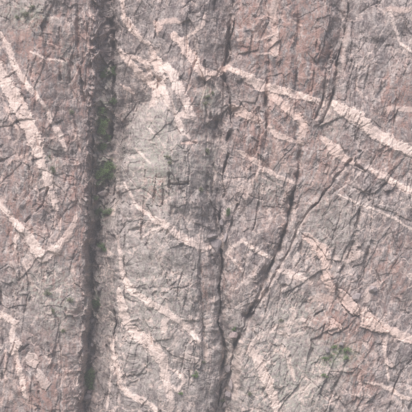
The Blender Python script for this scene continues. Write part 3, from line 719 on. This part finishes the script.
fo = bpy.data.objects.new("canyon_bounce_floor", fm)
fo["kind"] = "structure"
scene.collection.objects.link(fo)

# ------------------------------------------------------------------ loose boulders
def boulder_material(name, a, b):
    m = bpy.data.materials.new(name)
    m.use_nodes = True
    nt = m.node_tree
    g = node(nt, 'ShaderNodeTexCoord').outputs['Object']
    c = mix(nt, ramp(nt, noise(nt, g, .9, 5, .65), .35, .65), a, b)
    c = mix(nt, ramp(nt, noise(nt, g, 3.0, 3), .4, .7, 0, .4), c, (.13, .11, .11))
    bs = nt.nodes["Principled BSDF"]
    nt.links.new(c, bs.inputs['Base Color'])
    bs.inputs['Roughness'].default_value = .9
    bu = node(nt, 'ShaderNodeBump')
    bu.inputs['Distance'].default_value = .3
    nt.links.new(noise(nt, g, 1.8, 5, .7), bu.inputs['Height'])
    nt.links.new(bu.outputs[0], bs.inputs['Normal'])
    return m


B_PALE = boulder_material("pale_boulder_rock", (.40, .33, .31), (.26, .21, .21))
B_GREY = boulder_material("grey_boulder_rock", (.30, .25, .24), (.16, .132, .135))
B_PINK = boulder_material("pink_boulder_rock", (.42, .32, .30), (.30, .22, .21))
import bmesh


def boulder(pu, pv, w, hgt, mat, label, seed, sink=.25, depth=None, wedge=False, rot=0.0):
    """an angular block: a sphere cut by random flat faces"""
    rnd = random.Random(seed)
    bm = bmesh.new()
    bmesh.ops.create_icosphere(bm, subdivisions=4, radius=1.0)
    planes = []
    for _ in range(26):
        v = Vector((rnd.gauss(0, 1), rnd.gauss(0, 1), rnd.gauss(0, 1))).normalized()
        planes.append((v, rnd.uniform(.55, .80)))
    for v in bm.verts:
        n = v.co.normalized()
        t = min([1.0] + [d_ / n.dot(p) for p, d_ in planes if n.dot(p) > .05])
        v.co = n * t * (1 + .015 * rnd.uniform(-1, 1))
        if wedge:
            k = .12 + .95 * min(1, max(0, (v.co.z + .7) / 1.3))
            v.co.x *= k
    rad = Vector((w * S * .62, (depth or (w + hgt) * .5) * S * .6, hgt * S * .62))
    rm = Matrix.Rotation(rot, 3, 'Y')
    for v in bm.verts:
        v.co = rm @ Vector((v.co.x * rad.x, v.co.y * rad.y, v.co.z * rad.z))
    me = bpy.data.meshes.new("boulder")
    bm.to_mesh(me)
    bm.free()
    me.materials.append(mat)
    o = bpy.data.objects.new("boulder", me)
    p = surface(pu, pv)
    o.location = p + Vector((0, -rad.y * (1 - 2 * sink) + .3, 0))
    o["label"] = label
    o["category"] = "boulder"
    o["group"] = "boulders lodged in the cracks of the cliff"
    scene.collection.objects.link(o)
    return o


boulder(93, 291.5, 5, 6, B_PALE, "small pale block lodged in the dark gully above a bush", 1)
boulder(99, 289, 6, 6, B_GREY, "grey block in the gully touching the small pale block's right side", 2)
boulder(92, 321, 4, 5, B_PALE, "pale stone at the left edge of the gully below the narrow bush", 3)
boulder(87, 397, 11, 9, B_GREY, "large grey chockstone in the gully just under the lowest bush", 4, rot=-.25)
boulder(90, 391, 7, 4, B_PINK, "flat pale stone lying on top of the large gully chockstone", 5, rot=-.2)
boulder(101, 193.5, 9, 6, B_PALE, "pale block in the gully below the broad green slope", 6)
boulder(98, 223, 5, 4, B_GREY, "grey stone bridging the top of the black gully hollow", 7)
boulder(92, 345, 4, 5, B_GREY, "small grey stone low in the dark gully above the lowest bush", 8)
boulder(233.5, 334.5, 9, 8, B_PINK, "round pale pink boulder wedged where the two cracks meet", 9)
boulder(228, 369, 7, 9, B_GREY, "upper grey boulder in the crack below the round pink boulder", 10)
boulder(231, 384, 5, 11, B_PALE, "tall pale block in the chimney beside bushes at its foot", 11)
boulder(228, 395, 8, 9, B_GREY, "grey boulder at the foot of the tall pale chimney block", 12)
boulder(225, 405, 6, 7, B_PALE, "lowest pale stone in the chimney at the picture's bottom edge", 13)
boulder(216, 246, 19, 17, B_GREY, "dark wedge-shaped block jammed in the chimney, pointing down", 14, wedge=True, depth=12, sink=.3)
boulder(212, 236, 14, 5, B_GREY, "flat grey capstone lying across the dark wedge block", 15, rot=-.12, depth=12)
boulder(225, 238, 4, 10, B_PALE, "narrow pale splinter standing right of the dark wedge block", 16, rot=.25)
boulder(221, 223, 5, 9, B_GREY, "upright grey stone standing above the wedge block's capstone", 17)
boulder(327, 350, 5, 6, B_GREY, "dark grey block at the left of the bright green ledge bushes", 18)
boulder(341, 344, 5, 4, B_GREY, "dark block just above the bright green ledge bushes", 19)
boulder(373, 289, 9, 8, B_PALE, "pale angular block right of the long pink slab", 20)
boulder(356, 297, 10, 9, B_PALE, "rough pale block against the upper right of the pink slab", 21)

# ------------------------------------------------------------------ bushes
def leaf_material(name, a, b):
    m = bpy.data.materials.new(name)
    m.use_nodes = True
    nt = m.node_tree
    g = node(nt, 'ShaderNodeTexCoord').outputs['Object']
    bs = nt.nodes["Principled BSDF"]
    nt.links.new(mix(nt, ramp(nt, noise(nt, g, 1.1, 3), .35, .65), a, b), bs.inputs['Base Color'])
    bs.inputs['Roughness'].default_value = .7
    bs.inputs['Specular IOR Level'].default_value = .2
    return m


L_DARK = leaf_material("dark_leaves", (.06, .10, .035), (.10, .15, .055))
L_MID = leaf_material("green_leaves", (.09, .15, .045), (.14, .20, .07))
L_DRY = leaf_material("dry_olive_leaves", (.13, .14, .075), (.18, .185, .11))
BARK = boulder_material("bush_bark", (.12, .09, .07), (.08, .06, .05))


def bush(pu, pv, w, hgt, mat, label, seed):
    """w, hgt in photo pixels: a many-stemmed bush rooted on the rock, its crown made of leaf clumps"""
    rnd = random.Random(seed)
    p = surface(pu, pv + hgt * .45)
    root = bpy.data.objects.new("bush", None)
    root.location = p + Vector((0, .1, 0))
    root["label"] = label
    root["category"] = "bush"
    root["group"] = "bushes rooted on the cliff"
    scene.collection.objects.link(root)
    W, Hh = w * S, hgt * S
    tips, sv, sf = [], [], []
    for k in range(5 + int(Hh)):
        a = rnd.uniform(-1, 1)
        tip = Vector((a * W * .42, -rnd.uniform(.1, .5) * min(W, Hh) - .2, Hh * rnd.uniform(.3, .95) * (1 - .3 * abs(a))))
        tips.append(tip)
        mid = tip * .5 + Vector((rnd.gauss(0, .08) * W, -.15, .1 * Hh))
        pts = [Vector((a * .1 * W, 0.2, 0)), mid, tip]
        rr = [.035 * Hh ** .7 + .05, .03 * Hh ** .7 + .03, .015]
        b0 = len(sv)
        for q, r in zip(pts, rr):
            for j in range(4):
                sv.append(q + Vector((math.cos(j * math.pi / 2) * r, math.sin(j * math.pi / 2) * r, 0)))
        for s in range(2):
            for j in range(4):
                sf.append((b0 + s * 4 + j, b0 + s * 4 + (j + 1) % 4, b0 + s * 4 + 4 + (j + 1) % 4, b0 + s * 4 + 4 + j))
    me = bpy.data.meshes.new("stem")
    me.from_pydata([tuple(q) for q in sv], [], sf)
    me.materials.append(BARK)
    o = bpy.data.objects.new("stem", me)
    o.parent = root
    scene.collection.objects.link(o)
    lv, lf = [], []
    clumps = []
    for t in tips:
        for _ in range(3):
            clumps.append(t + Vector((rnd.gauss(0, .12) * W, rnd.gauss(0, .08) * W, rnd.gauss(0, .10) * Hh)))
    for c in clumps:
        R = rnd.uniform(.10, .2) * math.sqrt(W * Hh)
        for _ in range(34):
            v = Vector((rnd.gauss(0, 1), rnd.gauss(0, 1), rnd.gauss(0, 1)))
            v = v.normalized() * R * rnd.random() ** .4
            q = c + v
            s = rnd.uniform(.12, .30) * (.7 + .06 * Hh)
            ax = Vector((rnd.gauss(0, 1), rnd.gauss(0, 1), rnd.gauss(0, 1))).normalized()
            bx = ax.orthogonal().normalized()
            b0 = len(lv)
            lv += [tuple(q - ax * s), tuple(q + bx * s * .55), tuple(q + ax * s), tuple(q - bx * s * .55)]
            lf.append((b0, b0 + 1, b0 + 2, b0 + 3))
    me = bpy.data.meshes.new("foliage")
    me.from_pydata(lv, [], lf)
    me.materials.append(mat)
    o = bpy.data.objects.new("foliage", me)
    o.parent = root
    scene.collection.objects.link(o)
    return root


BUSHES = [
    (110, 72, 7, 8, L_DARK, "topmost dark bush in the gully, beside the upper black crack"),
    (102.5, 76, 4, 5, L_DARK, "small bush left of the topmost gully bush"),
    (112, 101, 5, 7, L_DARK, "bush on the right side of the gully beside the black crack"),
    (101, 112, 6, 7, L_MID, "upper of the bright green bushes on the gully's left side"),
    (99.5, 119, 5, 6, L_MID, "second bright green bush down the gully's left side"),
    (103, 123, 7, 7, L_MID, "bright green bush right of the second gully-side bush"),
    (102, 132, 6, 8, L_MID, "lowest of the bright green bushes stacked on the gully's left"),
    (108, 138, 4, 5, L_DARK, "tiny dark bush in the gully right of the bright column"),
    (101, 146, 6, 8, L_DARK, "dark bush halfway between the bright column and the broad green slope"),
    (111, 166, 6, 8, L_MID, "upper right bush of the broad green slope in the gully"),
    (105, 172, 7, 7, L_MID, "middle bush of the broad green slope in the gully"),
    (99, 176, 7, 7, L_MID, "left bush of the broad green slope in the gully"),
    (109, 176, 6, 6, L_DARK, "dark lower right bush of the broad green slope"),
    (96, 184, 6, 6, L_DARK, "dark bush at the lower left end of the green slope"),
    (102, 183, 6, 5, L_DARK, "low bush at the bottom of the green slope above the pale block"),
    (95, 198, 5, 5, L_DARK, "dim bush left below the pale gully block"),
    (98, 212, 7, 6, L_DARK, "left dim bush above the black hollow of the gully"),
    (107, 212, 7, 6, L_DARK, "right dim bush above the black hollow of the gully"),
    (102, 247, 5, 7, L_DARK, "dim bush below the black hollow of the gully"),
    (97, 305, 6, 10, L_DARK, "narrow bush in the gully under the small pale block"),
    (95, 314, 4, 7, L_DARK, "lower thin bush under the narrow gully bush"),
    (88, 376, 7, 10, L_MID, "upper bright bush low in the gully, filling the slot"),
    (87, 384, 8, 9, L_MID, "lowest bright bush of the gully, above the large chockstone"),
    (234, 329, 4, 5, L_MID, "single bright green bush above the round pink boulder"),
    (195.5, 375, 5, 6, L_MID, "rounder of two lone bushes on the lower pillar"),
    (180.5, 393, 4, 4, L_MID, "smaller, lower lone bush on the lower pillar"),
    (203.5, 362, 3, 4, L_DRY, "tiny bush above the rounder lone bush of the lower pillar"),
    (347, 350, 8, 6, L_MID, "largest bright bush on the ledge under the pink slabs"),
    (346, 358, 6, 4, L_MID, "low bush directly under the largest ledge bush"),
    (334, 347, 5, 4, L_MID, "small bush left of the largest ledge bush"),
    (340, 349, 4, 4, L_DRY, "olive bush between the small and the largest ledge bush"),
    (324, 359, 7, 5, L_MID, "bright bush at the left end of the green ledge"),
    (331, 356, 4, 4, L_DRY, "olive bush in the middle of the green ledge"),
    (324, 376, 6, 4, L_MID, "lower left bush under the green ledge"),
    (208, 97, 5, 6, L_DRY, "olive bush on the dark ribs beside the chimney's upper part"),
    (213, 93, 3, 5, L_DRY, "thin olive bush just right of the one on the dark ribs"),
    (205, 104, 4, 5, L_DRY, "lower left of the three olive bushes on the dark ribs"),
    (167, 157, 6, 5, L_DRY, "olive tuft on the smooth brow of the pillar"),
    (170, 163, 4, 5, L_DRY, "lower olive tuft on the pillar's brow above the overhang"),
    (207, 152, 4, 7, L_DRY, "olive bush in the chimney's left rib at mid height"),
    (201, 189, 4, 6, L_DRY, "olive bush left of the chimney above the jammed wedge"),
    (228, 213, 4, 9, L_DARK, "dark bush in the chimney above and right of the jammed wedge"),
    (26, 15, 5, 5, L_DRY, "left olive bush on the upper left buttress"),
    (33, 8, 5, 5, L_DRY, "highest olive bush on the upper left buttress"),
    (17, 18, 4, 4, L_DRY, "lowest olive bush on the upper left buttress"),
    (53, 171, 5, 8, L_DRY, "olive bush right of the wide left vein's lower end"),
    (50, 157, 3, 3, L_DRY, "tiny olive bush beside the middle of the wide left vein"),
    (72, 113, 4, 6, L_DRY, "small olive bush on the left buttress beside the thin vein"),
    (48, 293, 6, 6, L_DRY, "upper olive bush on the lower left buttress"),
    (70, 300, 6, 6, L_DRY, "olive bush near the gully edge of the lower left buttress"),
    (52, 311, 5, 5, L_DRY, "lower olive bush on the lower left buttress"),
    (63, 331, 4, 5, L_DRY, "lowest olive bush on the left buttress beside a rust streak"),
    (281, 320, 4, 3, L_DRY, "small olive bush right of the round pink boulder's crack"),
    (250, 394, 4, 4, L_DRY, "olive bush on the pale rock near the bottom right of the chimney"),
    (223, 400, 3, 5, L_DRY, "olive bush left of the lowest chimney stones"),
]
for i, b in enumerate(BUSHES):
    k = 1.5 if b[0] < 116 and b[4] is not L_DRY else 1.0
    bush(b[0], b[1], b[2] * k, b[3] * k, *b[4:], seed=300 + i)

# ------------------------------------------------------------------ the air of the canyon
hz = bpy.data.meshes.new("haze")
bm = bmesh.new()
bmesh.ops.create_cube(bm, size=1.0)
zl, zh = floor_z - 12.0, (206 - gv[0]) * S + 6
for v in bm.verts:
    v.co = Vector((v.co.x * 2800, -600 + v.co.y * 1400, zl if v.co.z < 0 else zh))
bm.to_mesh(hz)
bm.free()
hm = bpy.data.materials.new("haze")
hm.use_nodes = True
nt = hm.node_tree
nt.nodes.clear()
out = node(nt, 'ShaderNodeOutputMaterial')
pv_ = node(nt, 'ShaderNodeVolumePrincipled')
pv_.inputs['Color'].default_value = (.95, .92, .95, 1)
pv_.inputs['Density'].default_value = 0.00012
nt.links.new(pv_.outputs[0], out.inputs['Volume'])
hz.materials.append(hm)
ho = bpy.data.objects.new("haze", hz)
ho["kind"] = "stuff"
scene.collection.objects.link(ho)
